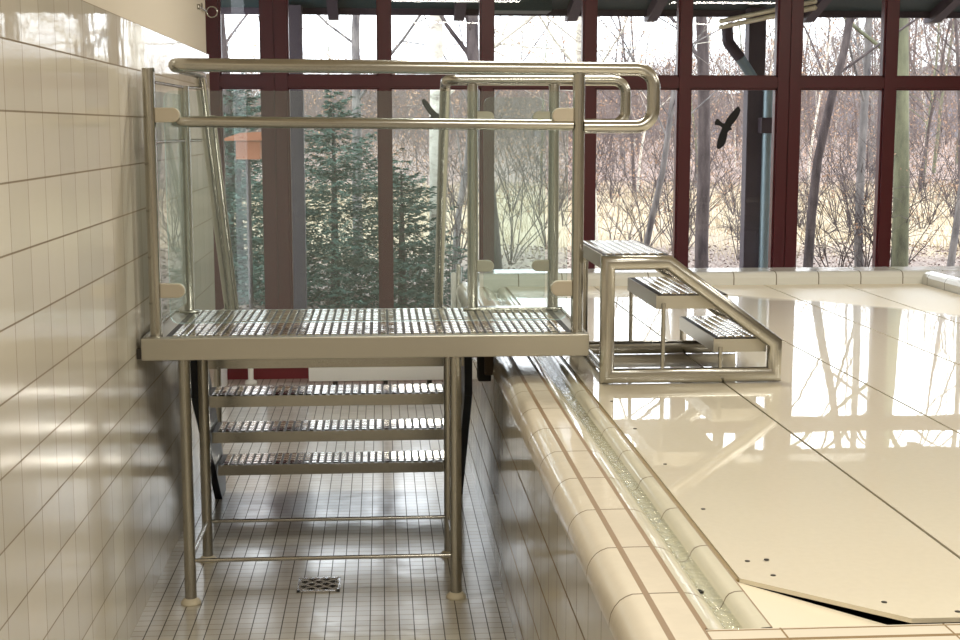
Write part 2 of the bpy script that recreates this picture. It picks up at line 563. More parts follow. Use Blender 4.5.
# raised coping at the far end and down the right side
mb = MB()
fp = [(FAR, .70), (FAR, .84), (FAR + .006, .858), (FAR + .02, .868), (FAR + .04, .872), (FAR + .26, .872), (FAR + .26, .70)]
mb.prism(fp, 0, .545, 3.45)
struct(mb.build('trim_4', M['far_coping']))
mb = MB()
rp = [(3.08, .70), (3.08, .84), (3.09, .858), (3.105, .868), (3.13, .872), (3.45, .872), (3.45, .70)]
vs = [(x, y, z) for y in (2.0, FAR - .001) for (x, z) in rp]; n = len(rp)
mb.add(vs, [(i, (i + 1) % n, n + (i + 1) % n, n + i) for i in range(n)])
struct(mb.build('trim_5', M['right_coping']))
# the far and right sides of the raised basin
struct(MB().box((PW + .13, FAR + .01, 0), (3.45, FAR + .25, .70)).build('wall_pool_far', M['pool_wall_tile']))
struct(MB().box((3.12, 1.2, 0), (3.45, FAR, .70)).build('wall_pool_right', M['pool_wall_tile']))
struct(MB().box((PW + .13, 1.2, 0), (3.12, 1.4, .66)).build('wall_pool_near', M['pool_wall_tile']))
# near-black box, its colour standing in for the shade under the panels
struct(MB().box((.69, 1.4, .60), (3.12, FAR, .74)).build('floor_pool', M['gap_shade']))
# a low fixed slab that shows in front of the panels' cut corner
mb = MB()
zs = {(.69): .796, 1.06: .778}
p = [(.6885, NEAR + .001, .794), (.968, NEAR + .001, .778), (.955, 2.362, .778), (.6885, 2.626, .794)]
mb.add([(x, y, z) for x, y, z in p] + [(x, y, z - .03) for x, y, z in p], [(0, 1, 2, 3), (7, 6, 5, 4), (0, 4, 5, 1), (1, 5, 6, 2), (2, 6, 7, 3), (3, 7, 4, 0)])
struct(mb.build('floor_ledge', M['panel_dry']))

# water lying in the gutter
mb = MB().box((.6125, NEAR + .002, .7655), (.6485, FAR, .780))
tag(mb.build('gutter_water', M['water']), 'thin film of clear rippled water lying in the pool overflow gutter', 'water', kind='stuff')
mb = MB().lathe((.614, 2.615, .776), [(.0, .0), (.012, .0), (.012, .003), (.0, .003)], 12)
tag(mb.build('gutter_outlet', M['gap_shade'], loc=(.614, 2.615, .776)), 'small dark round outlet hole in the near end of the overflow gutter', 'drain')

# ---- pool cover panels
PZ = .80
seams = [1.189, 1.675, 2.161, 2.62, 3.078]
pnames = ['long cream cover panel with cut corner and screwed edge strip beside the gutter',
          'long wet cream cover panel, second from the gutter',
          'long wet cream cover panel, third from the gutter',
          'long wet cream cover panel, fourth from the gutter',
          'narrow wet cream cover panel against the right pool rim']
x0 = .6955
for i, x1 in enumerate(seams):
    a, b = x0 + .002, x1 - .006
    if i == 0:
        poly = [(a, 2.618), (.95, 2.372), (b, 2.37), (b, FAR - .002), (a, FAR - .002)]
    else:
        poly = [(a, 2.37), (b, 2.37), (b, FAR - .002), (a, FAR - .002)]
    o = MB().prism([(p_[0], p_[1]) for p_ in poly], 2, PZ - .007, PZ).build('cover_panel', M['panel'])
    tag(o, pnames[i], 'pool cover panel', 'cream cover panels over the pool')
    if i == 0:
        st = MB()
        ring = [(a, 2.618), (.95, 2.372), (b, 2.37)]
        inn = [(a + .06, 2.64), (.965, 2.418), (b, 2.412)]
        t0, t1 = PZ + .0001, PZ + .0022
        polyA = [(a, 2.618), (inn[0][0], inn[0][1]), (inn[0][0], FAR - .002), (a, FAR - .002)]
        st.prism(polyA, 2, t0, t1)
        st.prism([ring[0], ring[1], inn[1], inn[0]], 2, t0, t1)
        st.prism([ring[1], ring[2], inn[2], inn[1]], 2, t0, t1)
        st.build('edge_strip', M['panel'], o)
        MB().box((a - .0075, 2.62, PZ - .010), (a - .0003, FAR - .01, PZ - .001)).build('edge_profile', M['panel_edge'], o)
        for (sx, sy) in [(.741, 3.56), (.741, 3.12), (.741, 2.724), (.783, 2.732), (.768, 2.63), (.931, 2.46), (1.047, 2.40), (.741, 4.0), (.741, 4.42)]:
            MB().lathe((sx, sy, PZ + .002), [(.0, 0), (.0055, 0), (.0055, .0012), (.003, .0018), (0, .0018)], 10).build('screw', M['steel_dark'], o)
    x0 = x1

# ================================================================== WINDOW WALL
ZT = 1.985       # transom
mx_single = [(.032, .075), (.713, .075), (1.401, .075), (2.045, .075), (3.455, .08), (4.14, .08)]
mx_double = [(-.688, .165), (2.757, .155), (4.85, .155)]
wl = struct(MB().box((-1.2, WIN - .06, 0), (5.6, WIN + .08, .10)).build('trim_6', M['redplinth']))
struct(MB().box((-1.2, WIN - .1, .10), (5.6, WIN + .1, .13)).build('trim_7', M['red']))
struct(MB().box((5.6, WIN - .1, 0), (9, WIN + .1, CEIL)).build('wall_window', M['plaster']))
struct(MB().box((-1.6, WIN - .08, 2.85), (5.6, WIN + .1, CEIL)).build('trim_8', M['red']))
posts = sorted([(-1.10, .11)] + mx_single + mx_double + [(5.55, .1)])
w_i = 0
for (x, w) in posts:
    mb = MB()
    if w > .12:
        mb.box((x - w / 2, WIN - .05, .13), (x - .004, WIN + .05, 2.85)).box((x + .004, WIN - .05, .13), (x + w / 2, WIN + .05, 2.85))
        mb.box((x - .004, WIN - .04, .13), (x + .004, WIN + .04, 2.85))
    else:
        mb.box((x - w / 2, WIN - .05, .13), (x + w / 2, WIN + .05, 2.85))
    w_i += 1
    struct(mb.build('trim_%d' % (30 + w_i), M['red']))
for i in range(len(posts) - 1):
    xa = posts[i][0] + posts[i][1] / 2; xb = posts[i + 1][0] - posts[i + 1][1] / 2
    fr = MB().box((xa, WIN - .045, ZT - .04), (xb, WIN + .045, ZT + .035))
    # slim sash rims
    for (z0, z1) in ((.13, ZT - .04), (ZT + .035, 2.85)):
        fr.box((xa, WIN - .03, z0), (xa + .012, WIN + .03, z1)).box((xb - .012, WIN - .03, z0), (xb, WIN + .03, z1))
        fr.box((xa, WIN - .03, z0), (xb, WIN + .03, z0 + .012)).box((xa, WIN - .03, z1 - .012), (xb, WIN + .03, z1))
    f = struct(fr.build('window_%d' % (i + 1), M['red']))
    pn = MB()
    for (z0, z1) in ((.13, ZT - .04), (ZT + .035, 2.85)):
        pn.add([(xa + .012, WIN, z0 + .012), (xb - .012, WIN, z0 + .012), (xb - .012, WIN, z1 - .012), (xa + .012, WIN, z1 - .012)], [(0, 1, 2, 3)])
    pn.build('pane', M['pane'], f)


# bird stickers on the panes
def bird(pts, label):
    P = [at(x, y, 1, WIN - .004) for x, y in pts]
    c = sum(P, Vector()) / len(P)
    bm = bmesh.new()
    vs = [bm.verts.new(p) for p in P]
    for tri in tessellate_polygon([[Vector((p.x, p.z, 0)) for p in P]]):
        try:
            bm.faces.new([vs[q] for q in tri])
        except ValueError:
            pass
    r = bmesh.ops.extrude_face_region(bm, geom=list(bm.faces))
    for v in [g for g in r['geom'] if isinstance(g, bmesh.types.BMVert)]:
        v.co.y += .002
    me = bpy.data.meshes.new('bird_sticker'); bm.to_mesh(me); bm.free()
    me.materials.append(M['black'])
    o = bpy.data.objects.new('bird_sticker', me); COL.objects.link(o)
    me.transform(Matrix.Translation(-c)); o.location = c
    return tag(o, label, 'window sticker', 'black bird stickers on the window panes')


b1 = [(345, 150), (362, 158), (372, 185), (360, 222), (345, 250), (318, 292), (292, 320), (280, 342), (293, 358), (288, 366), (262, 374), (250, 400), (245, 440),
      (232, 480), (215, 512), (192, 532), (172, 541), (155, 535), (152, 515), (160, 460), (172, 420), (185, 388), (203, 346), (182, 328), (158, 322), (138, 322),
      (135, 296), (148, 270), (165, 262), (185, 285), (208, 302), (224, 306), (240, 275), (262, 240), (300, 195)]
bird([(700 + a / 9.15, 90 + b / 9.15) for a, b in b1], 'black bird of prey silhouette sticker near the dark outdoor post, fully visible')
b2 = [(421.5, 100), (424, 98.5), (428, 102), (432, 108), (437, 113), (441, 114), (444, 111), (447, 107), (449, 109), (447, 115), (445, 120), (444, 125), (446, 131),
      (447, 137), (446, 142), (443, 141), (441, 135), (439, 128), (436, 123), (432, 120), (430, 121), (429, 118), (431, 116), (427, 111), (423, 105)]
bird(b2, 'black bird silhouette sticker seen through the platform glass beside the stair handrail')

# ================================================================== FLOOR FITTINGS
# chrome floor drain
dc = at(319, 585.5, 2, 0)
d = thing('floor_drain', (dc.x, dc.y, 0), 'square chrome floor drain grate with diamond lattice in the corridor floor', 'floor drain')
h = .078
MB().box((dc.x - h, dc.y - h, .0), (dc.x + h, dc.y + h, .0015)).build('sump', M['gap_shade'], d)
mb = MB()
for (a, b_, c_, e_) in ((-h, -h, h, -h + .012), (-h, h - .012, h, h), (-h, -h, -h + .012, h), (h - .012, -h, h, h)):
    mb.box((dc.x + a, dc.y + b_, .0015), (dc.x + c_, dc.y + e_, .006))
mb.build('frame', M['chrome'], d)
mb = MB()
q = h - .008
for sgn in (1, -1):
    for k in (-.105, -.052, 0, .052, .105):
        # clipped diagonal bars
        p0 = [v for v in [(-q, sgn * -q + k), (q, sgn * q + k)]]
        x_lo, x_hi = -q, q
        ylo = lambda x: sgn * x + k
        cand = [x for x in [-q, q, (q - k) * sgn, (-q - k) * sgn] if -q - 1e-6 <= x <= q + 1e-6 and abs(ylo(x)) <= q + 1e-6]
        if len(cand) >= 2:
            x_lo, x_hi = min(cand), max(cand)
            if x_hi - x_lo > .01:
                mb.tube([(dc.x + x_lo, dc.y + ylo(x_lo), .0045), (dc.x + x_hi, dc.y + ylo(x_hi), .0045)], .005, 6)
mb.build('lattice', M['chrome'], d)

# convector under the window
cv = thing('radiator', (0, 8.85, 0), 'long white convector radiator low under the window behind the stair', 'radiator')
mb = MB().box((-.465, 8.78, .09), (.40, 8.90, .21)); mb.build('casing', M['white'], cv, bevel=.006)
for x in (-.30, 0.02, .30):
    MB().box((x - .015, 8.80, 0), (x + .015, 8.88, .09)).build('bracket', M['steel_dark'], cv)
mb = MB()
pc = at(251, 384, 2, 0)
mb.tube([(pc.x, pc.y, .0), (pc.x, pc.y, .22)], .018, 12)
mb.lathe((pc.x, pc.y, 0), [(.0, 0), (.04, 0), (.04, .02), (.018, .03)], 16)
tag(mb.build('heating_pipe', M['white'], loc=(pc.x, pc.y, 0)), 'white upright heating pipe on the floor near the red window plinth', 'pipe')
# pale box in the recess corner
mb = MB().box((-1.19, 7.6, 0), (-1.02, 9.2, .28))
tag(mb.build('pipe_casing', M['white'], bevel=.005), 'low pale boxed-in pipe casing along the wall recess by the window', 'casing')

# coat hook on the painted wall
hk = at(205, 12, 0, WX - .012)
c = hk
mb = MB()
ring = [Vector((c.x + .034 + .026 * math.cos(a), c.y, c.z + .026 * math.sin(a))) for a in [2 * math.pi * k / 20 for k in range(21)]]
mb.tube(ring, .0035, 6)
mb.tube([(c.x + .003, c.y - .30, c.z + .004), (c.x + .012, c.y - .05, c.z)], .0045, 8)
mb.tube([(c.x + .003, c.y - .16, c.z + .03), (c.x + .008, c.y - .15, c.z + .0)], .004, 8)
mb.lathe((c.x + .004, c.y - .30, c.z), [(.0, -.012), (.01, -.012), (.01, .012), (0, .012)], 10)
tag(mb.build('wall_hook', M['steel'], loc=c), 'small wire hook with a ring on the painted wall strip beside the window', 'hook')

# slim posts at the end of the pool wall
for (px, pt, w, mm, lab) in ((453.5, 272, .032, 'white', 'short white upright post beyond the platform at the pool wall end'),
                             (458.5, 263, .034, 'steel', 'short grey steel post with rounded top beside the white post')):
    b_ = at(px, pt, 1, 8.1)
    r = w / 2
    mb = MB().lathe((b_.x, 8.1, 0), [(0, 0), (r * 1.8, 0), (r * 1.8, .01), (r, .012), (r, b_.z - r), (r * .8, b_.z - r * .4), (r * .4, b_.z - .003), (0, b_.z)], 16)
    tag(mb.build('short_post', M[mm], loc=(b_.x, 8.1, 0)), lab, 'post')

# ================================================================== STAIR PLATFORM
YF, YB = 4.83, 5.60       # front face and far edge of the deck
XL, XR = -.828, .727
DZ = .962
plat = thing('stair_platform', (-.05, 5.2, 0), 'stainless steel stair platform with glass guard, studded deck and stairs beyond, between tiled walls', 'stair platform')
# frame beams
mb = MB().box((XL, YF, .885), (XR, YF + .012, DZ)).box((XL, YF + .012, DZ - .012), (XR, YF + .05, DZ))
mb.build('front_beam', M['beam'], plat, bevel=.003)
mb = MB().box((XL, YF + .013, .89), (XL + .01, YB, DZ - .001)).box((XR - .01, YF + .013, .89), (XR, YB, DZ - .001)).box((XL + .01, YB - .01, .89), (XR - .01, YB, DZ - .001))
mb.box((-.70, YF + .012, .892), (-.66, YB - .01, .93)).box((.24, YF + .012, .892), (.28, YB - .01, .92))
mb.build('deck_frame', M['beam'], plat)


def studded(x0, x1, y0, y1, z, px, py, wx, wy, name, parent, hgt=.004, stagger=False):
    o = MB().box((x0, y0, z - .004), (x1, y1, z)).build(name, M['steel_dark'], parent)
    mb = MB()
    nx = int((x1 - x0 - .01) / px); ny = max(1, int(round((y1 - y0 - .008) / py)))
    ox = (x1 - x0 - nx * px) / 2; oy = (y1 - y0 - ny * py) / 2
    for i in range(nx):
        for j in range(ny):
            cx = x0 + ox + px * (i + .5); cy = y0 + oy + py * (j + .5)
            a, b = wx / 2, wy / 2
            tilt = R.uniform(-.0003, .0003)
            vs = [(cx - a, cy - b, z), (cx + a, cy - b, z), (cx + a, cy + b, z), (cx - a, cy + b, z),
                  (cx - a * .75, cy - b * .7, z + hgt), (cx + a * .75, cy - b * .7, z + hgt + tilt), (cx + a * .75, cy + b * .7, z + hgt + tilt), (cx - a * .75, cy + b * .7, z + hgt)]
            mb.add(vs, [(4, 5, 6, 7), (0, 1, 5, 4), (1, 2, 6, 5), (2, 3, 7, 6), (3, 0, 4, 7)])
    mb.build('studs', M['stud'], o)
    return o


ymid = (YF + .05 + YB) / 2
studded(XL + .075, XR - .05, YF + .052, ymid - .003, DZ - .003, .029, .042, .0215, .026, 'deck_plate', plat)
studded(XL + .075, XR - .05, ymid + .003, YB - .012, DZ - .003, .029, .042, .0215, .026, 'deck_plate', plat)
# edge gutters of the deck
MB().box((XL + .01, YF + .05, DZ - .02), (XL + .074, YB - .01, DZ - .008)).build('edge_channel', M['beam'], plat)
MB().box((XR - .049, YF + .05, DZ - .02), (XR - .01, YB - .01, DZ - .008)).build('edge_channel', M['beam'], plat)
# wall bracket at the left end
MB().box((WX + .001, YF + .005, .89), (XL, YF + .03, .925)).build('wall_bracket', M['steel_dark'], plat)

# legs and stretchers
YL1, YL2 = 4.87, 5.37
for (lx, ly) in ((-.688, YL1), (.258, YL1), (-.688, YL2), (.258, YL2)):
    lg = MB().tube([(lx, ly, .012), (lx, ly, .892)], .0205, 20).build('leg', M['steel'], plat)
    MB().lathe((lx, ly, 0), [(.0, 0), (.036, 0), (.036, .006), (.030, .014), (.021, .022), (.0, .022)], 20).build('foot_cap', M['cap'], lg)
for ly in (YL1, YL2):
    MB().tube([(-.67, ly, .158), (.24, ly, .158)], .0075, 10).build('stretcher', M['steel'], plat)
for lx in (-.688, .258):
    MB().tube([(lx, YL1 + .018, .158), (lx, YL2 - .018, .158)], .0075, 10).build('stretcher', M['steel'], plat)

# guard posts
YR, YR2 = 4.90, 5.52
pr = .0215
for (px_, py_, zt) in ((-.785, YR, 1.882), (.692, YR, 1.868), (-.752, YR2, 1.84), (.362, YR2, 1.85), (.682, YR2, 1.85)):
    p_ = MB().tube([(px_, py_, DZ - .02), (px_, py_, zt)], pr if py_ == YR else .0215, 20).build('guard_post', M['steel'], plat)
    if py_ == YR2:
        MB().lathe((px_, py_, DZ), [(.0, 0), (.04, 0), (.04, .008), (.019, .012)], 20).build('base_flange', M['steel'], p_)
# top handrails
hr = .0235
path = arc_path([(.71, YR, 1.685), (.955, YR, 1.685), (.955, YR, 1.883), (-.70, YR, 1.893), (-.70, 5.60, 1.893), (-.70, 6.52, .80)], [.062, .062, .05, .06], 8)
MB().tube(path, hr, 18).build('handrail', M['steel'], plat)
path = arc_path([(.70, YR2, 1.695), (.965, YR2, 1.695), (.965, YR2, 1.865), (.262, YR2, 1.865), (.262, 5.66, 1.855), (.262, 6.50, .80)], [.05, .05, .045, .05], 8)
MB().tube(path, .0215, 18).build('handrail', M['steel'], plat)
# lower rails
path = arc_path([(.672, YR, 1.69), (-.705, YR, 1.702), (-.705, 5.52, 1.702)], .05, 6)
MB().tube(path, .0195, 16).build('mid_rail', M['steel'], plat)
MB().tube([(-.655, 5.60, 1.72), (-.655, 6.52, .62)], .015, 12).build('stair_rail', M['steel'], plat)
for z_ in (1.835, 1.632):
    MB().tube([(-.77, YR, z_), (-.752, YR2, z_), (-.70, 5.62, z_)], .006, 8).build('spacer_rod', M['steel'], plat)


def glass(x0, x1, y, z0, z1, parent):
    g = MB()
    th = .010
    r = .03
    pts = []
    for (cx, cz, a0) in ((x1 - r, z1 - r, 0), (x0 + r, z1 - r, 90), (x0 + r, z0 + r, 180), (x1 - r, z0 + r, 270)):
        for k in range(5):
            a = math.radians(a0 + 90 * k / 4)
            pts.append((cx + r * math.cos(a), cz + r * math.sin(a)))
    n = len(pts)
    g.add([(p[0], y - th / 2, p[1]) for p in pts], [tuple(range(n))], False, 0)
    # polished rim
    g.add([(p[0], y - th / 2, p[1]) for p in pts] + [(p[0], y + th / 2, p[1]) for p in pts], [(i, (i + 1) % n, n + (i + 1) % n, n + i) for i in range(n)], False, 1)
    return g.build('glass_panel', [M['guard'], M['guard_edge']], parent)


def clamp(x, y, z, dirx, parent, w=.062, h=.052):
    """plate with a rounded end reaching from a post to the glass"""
    pts = []
    r = h / 2
    n = 8
    x1 = x + dirx * (w - r)
    for k in range(n + 1):
        a = math.radians(-90 + 180 * k / n)
        pts.append((x1 + dirx * r * math.cos(a), z + r * math.sin(a)))
    pts = [(x, z - r)] + pts + [(x, z + r)]
    o = MB().prism([(p[0], p[1]) for p in pts], 1, y - .014, y + .014).build('glass_clamp', M['clampm'], parent, bevel=.003)
    return o


glass(-.735, .655, YR, 1.005, 1.806, plat)
for z_ in (1.722, 1.118):
    clamp(-.766, YR, z_ + .002, 1, plat, .085, .05)
    clamp(.673, YR, z_, -1, plat, .075, .055)
glass(.405, .648, YR2, 1.0, 1.80, plat)
for z_ in (1.722, 1.138):
    clamp(.378, YR2, z_, 1, plat, .068, .045)
    clamp(.665, YR2, z_, -1, plat, .068, .045)
# left side glass between front and rear posts
# (closed side towards the tiled wall)
g = MB().add([(-.775, YR + .05, 1.005), (-.757, YR2 - .05, 1.005), (-.757, YR2 - .05, 1.806), (-.775, YR + .05, 1.806)], [(0, 1, 2, 3)])
g.build('glass_panel', M['guard'], plat)
MB().box((.34, YR2 - .03, DZ), (.71, YR2 + .03, DZ + .012)).build('base_rail', M['steel'], plat)

# stairs going down on the far side
TX0, TX1 = -.733, .343
for k, (ty, tz) in enumerate(((5.625, .765), (5.785, .575), (5.955, .385), (6.14, .195))):
    tr_ = studded(TX0, TX1, ty + .004, ty + .215, tz, .0325, .034, .024, .027, 'stair_tread', plat)
    MB().box((TX0, ty, tz - .047), (TX1, ty + .004, tz)).box((TX0, ty + .211, tz - .047), (TX1, ty + .215, tz - .004)).build('tread_front', M['steel'], tr_)
for sx in (-.768, .333):
    poly = [(5.602, .94), (5.70, .94), (6.46, .10), (6.46, 0), (6.30, 0), (5.602, .60)]
    MB().prism(poly, 0, sx, sx + .032).build('stringer', M['stringer'], plat)
    MB().tube([(sx + .005, 6.47, 0), (sx + .005, 6.47, .84)], .017, 12).build('newel_post', M['steel'], plat)
    mb = MB().tube([(sx + .005, 6.47, .82), (-.70 if sx < 0 else .262, 6.47, .86)], .012, 10)
    mb.build('rail_bracket', M['steel'], plat)
bf = MB().box((.36, 5.38, .80), (.425, 5.46, .93)).build('bracket', M['white'], plat)
MB().box((.372, 5.36, .70), (.425, 5.44, .86)).build('buffer_block', M['rubber'], plat, bevel=.006)
MB().box((.395, 5.33, .73), (.431, 5.355, .83)).build('buffer_pad', M['buffer'], plat, bevel=.006)

# ================================================================== POOL ENTRY STEPS
Z0 = PZ + .0024
es = thing('entry_steps', (1.07, 5.05, PZ), 'small stainless steel three-step entry stair standing on the wet cover panels', 'steps')
tq = .025


def side_frame(y):
    """closed tube outline: upright, level top, slope, short toe, sill"""
    P = [(.776, Z0 + tq), (.776, 1.222), (.985, 1.222), (1.366, .938), (1.366, Z0 + tq)]
    n = len(P)
    C2 = [Vector(p) for p in P]
    inner, outer = [], []
    for i in range(n):
        a = (C2[i] - C2[i - 1]).normalized(); b = (C2[(i + 1) % n] - C2[i]).normalized()
        na = Vector((-a.y, a.x)); nb = Vector((-b.y, b.x))
        m_ = (na + nb); m_ = m_ / max(.2, m_.dot(na))
        outer.append(C2[i] + m_ * tq); inner.append(C2[i] - m_ * tq)
    rr = .0205
    mb = MB()
    # cross-section: rounded square, 12 points
    sec = []
    for (cu, cv_, a0) in ((1, 1, 0), (-1, 1, 90), (-1, -1, 180), (1, -1, 270)):
        for k in range(4):
            a = math.radians(a0 + 90 * k / 3)
            sec.append((cu * (tq - rr) + rr * math.cos(a), cv_ * (tq - rr) + rr * math.sin(a)))
    ns = len(sec)
    vs = []
    for i in range(n):
        d_ = (outer[i] - C2[i])
        for (u, v) in sec:
            p = C2[i] + d_ * (u / tq)
            vs.append((p.x, y + v, p.y))
    fs = [(i * ns + k, i * ns + (k + 1) % ns, ((i + 1) % n) * ns + (k + 1) % ns, ((i + 1) % n) * ns + k) for i in range(n) for k in range(ns)]
    mb.add(vs, fs, True)
    return mb.build('side_frame', M['steel'], es)


SYN, SYF = 4.745, 5.375
side_frame(SYN); side_frame(SYF)
steps = ((.758, 1.00, 1.2445, SYN - .024, SYF + .024), (.952, 1.205, 1.106, SYN + .03, SYF - .03), (1.158, 1.345, .952, SYN + .03, SYF - .03))
for k, (a, b, z, y0, y1) in enumerate(steps):
    if k == 0:
        o = studded(a + .002, b - .01, y0 + .05, y1 - .05, z + .003, .030, .036, .020, .024, 'step', es)
        MB().box((a - .002, y0 + .045, z - .045), (a + .002, y1 - .045, z + .003)).build('step_side', M['beam'], o)
        MB().box((b - .012, y0 + .05, z - .045), (b - .008, y1 - .05, z + .003)).build('step_side', M['beam'], o)
    else:
        o = studded(a + .004, b - .004, y0 + .002, y1 - .002, z, .030, .036, .020, .024, 'step', es)
        for (p0, p1) in (((a, y0, z - .05), (a + .004, y1, z)), ((b - .004, y0, z - .05), (b, y1, z)),
                         ((a + .004, y0, z - .05), (b - .004, y0 + .004, z - .004)), ((a + .004, y1 - .004, z - .05), (b - .004, y1, z - .004))):
            MB().box(p0, p1).build('step_side', M['beam'], o)
for (x, zt) in ((.972, 1.06), (1.175, .905)):
    for y in (SYN, SYF):
        MB().tube([(x, y, Z0 + .04), (x, y, zt + .02)], .0075, 10).build('support_rod', M['steel'], es)
MB().tube([(.79, SYF + .0, Z0 + .022), (.79, SYN, Z0 + .022)], .015, 10).build('cross_bar', M['steel'], es)
MB().box((.728, SYF - .03, Z0 + .0), (.752, SYF + .0, Z0 + .06)).box((.74, SYF - .02, Z0 + .02), (.776, SYF, Z0 + .04)).build('tie_plate', M['steel'], es)

# ================================================================== LAMP BODIES (out of frame, added to go with the fill lights)
for k, (lx, ly) in enumerate(FILL_SPOTS):
    o = MB().box((lx - .8, ly - .2, 3.16), (lx + .8, ly + .2, CEIL)).build('fill_lamp_body', M['white'], loc=(lx, ly, 3.18))
    tag(o, 'long white ceiling box added above an unseen fill light', 'ceiling lamp', 'added fill lamp bodies in the hall')

# ================================================================== OUTDOORS
GZ = .04
gr = MB()
nx, ny = 60, 60
vs = []
for j in range(ny + 1):
    for i in range(nx + 1):
        x = -30 + 80 * i / nx; v = j / ny; y = WIN + .15 + 75 * v * v
        z = GZ + .05 * math.sin(x * 1.3 + y * .7) * min(1, v * 6) + (max(0, y - 20) ** 1.25) * .006
        vs.append((x, y, z))
gr.add(vs, [(j * (nx + 1) + i, j * (nx + 1) + i + 1, (j + 1) * (nx + 1) + i + 1, (j + 1) * (nx + 1) + i) for j in range(ny) for i in range(nx)], True)
tag(gr.build('ground', M['ground']), kind='structure')


def gz(x, y):
    return GZ + .02 + (max(0, y - 20) ** 1.25) * .006


# fallen leaves
mb = MB()
for k in range(22000):
    y = WIN + .3 + 9 * R.random() ** 1.3; x = R.uniform(-2.5, 2.5 + (y - 9) * .5 + 2)
    s_ = R.uniform(.014, .034); a = R.uniform(0, 6.28); tl = R.uniform(-.5, .5); tb = R.uniform(-.5, .5)
    ca, sa = math.cos(a) * s_, math.sin(a) * s_
    z = GZ + .05 * math.sin(x * 1.3 + y * .7) * .5 + .045 + R.uniform(0, .05)
    mb.add([(x - ca, y - sa, z - tl * s_), (x + sa * .5, y - ca * .5, z - tb * s_), (x + ca, y + sa, z + tl * s_), (x - sa * .5, y + ca * .5, z + tb * s_)], [(0, 1, 2, 3)])
tag(mb.build('fallen_leaves', M['litter']), 'fallen brown leaves covering the ground outside the windows', 'fallen leaves', kind='stuff')
# dry grass
mb = MB()
for k in range(24000):
    y = 17 + 19 * R.random(); x = R.uniform(-9, 24)
    h_ = R.uniform(.08, .28); a = R.uniform(0, 6.28); w_ = .004 + .00025 * y
    z = gz(x, y) - .04
    dx, dy = math.cos(a) * w_, math.sin(a) * w_
    lx_, ly_ = R.uniform(-.12, .12), R.uniform(-.12, .12)
    mb.add([(x - dx, y - dy, z), (x + dx, y + dy, z), (x + lx_, y + ly_, z + h_)], [(0, 1, 2)])
tag(mb.build('dry_grass', M['straw']), 'pale dry meadow grass beyond the leaf litter', 'grass', kind='stuff')


# ---- trees
def limb(mb, p, d, length, r, level, rnd, tips, maxlev, sides, curl=.12, up=.1, kids=None, rend=.35):
    segs = max(3, int(length / (.45 if level == 0 else .25)))
    segs = min(segs, 14 if level == 0 else 7)
    pts = [Vector(p)]; rs = [r]
    d = Vector(d).normalized()
    for i in range(segs):
        d = (d + Vector((rnd.uniform(-1, 1), rnd.uniform(-1, 1), rnd.uniform(-1, 1))) * curl + Vector((0, 0, up * .3))).normalized()
        pts.append(pts[-1] + d * (length / segs))
        f = (i + 1) / segs
        rs.append(r * (1 - f) + r * rend * f)
    mb.tube(pts, rs, max(3, sides), cap=False)
    if level >= maxlev:
        tips.append((pts[-1], d)); tips.append((pts[len(pts) // 2], d))
        return
    nk = (kids or {0: 11, 1: 6, 2: 4})[level]
    for k in range(nk):
        f = (rnd.uniform(.25, 1.0) if level == 0 else rnd.uniform(.15, 1.0))
        i = min(int(f * segs), segs - 1)
        q = pts[i].lerp(pts[i + 1], f * segs - i)
        ax = (pts[i + 1] - pts[i]).normalized()
        side = ax.cross(Vector((rnd.uniform(-1, 1), rnd.uniform(-1, 1), rnd.uniform(-1, 1)))).normalized()
        ang = rnd.uniform(.5, 1.05)
        nd = ax * math.cos(ang) + side * math.sin(ang)
        limb(mb, q, nd, length * rnd.uniform(.32, .55) * (1.15 - f * .5), rs[i] * rnd.uniform(.26, .42), level + 1, rnd, tips, maxlev, sides - 2, .16, .15, kids)


def leafmesh(tips, rnd, per, size, spread, flat=False):
    mb = MB()
    for (p, d_) in tips:
        for k in range(per):
            q = p + Vector((rnd.gauss(0, spread), rnd.gauss(0, spread), rnd.gauss(0, spread * (.35 if flat else .8))))
            s_ = size * rnd.uniform(.6, 1.3)
            u = Vector((rnd.uniform(-1, 1), rnd.uniform(-1, 1), rnd.uniform(-.6, .6))).normalized()
            w = u.cross(Vector((rnd.uniform(-1, 1), rnd.uniform(-1, 1), rnd.uniform(-1, 1)))).normalized()
            mb.add([q - u * s_, q - w * s_ * .45, q + u * s_, q + w * s_ * .45], [(0, 1, 2, 3)])
    return mb


def make_tree(seed, height, r, bark, lean=(0, 0), leaves=0, kids=None, maxlev=2, sides=9, curl=.06, leaf_size=.02, low=False):
    rnd = random.Random(seed)
    mb = MB(); tips = []
    limb(mb, (0, 0, -.15), (lean[0], lean[1], 1), height, r, 0, rnd, tips, maxlev, sides, curl, .12, kids, .25)
    o = mb.build('bare_tree', M[bark])
    if leaves:
        rnd.shuffle(tips)
        tp = [q for q in tips if (q[0].z < height * .6 if low else True)]
        leafmesh(tp[:int(len(tp) * .8)], rnd, leaves, leaf_size, .14, True).build('withered_leaves', M['beech_leaf'], o)
    return o


def place_tree(o, px, Y, label, group=None, rot=0.0, sc=1.0):
    p = at(px, 250, 1, Y)
    o.location = (p.x, Y, gz(p.x, Y) - .02)
    o.rotation_euler = (0, 0, rot); o.scale = (sc, sc, sc)
    tag(o, label, 'tree', group)
    return o


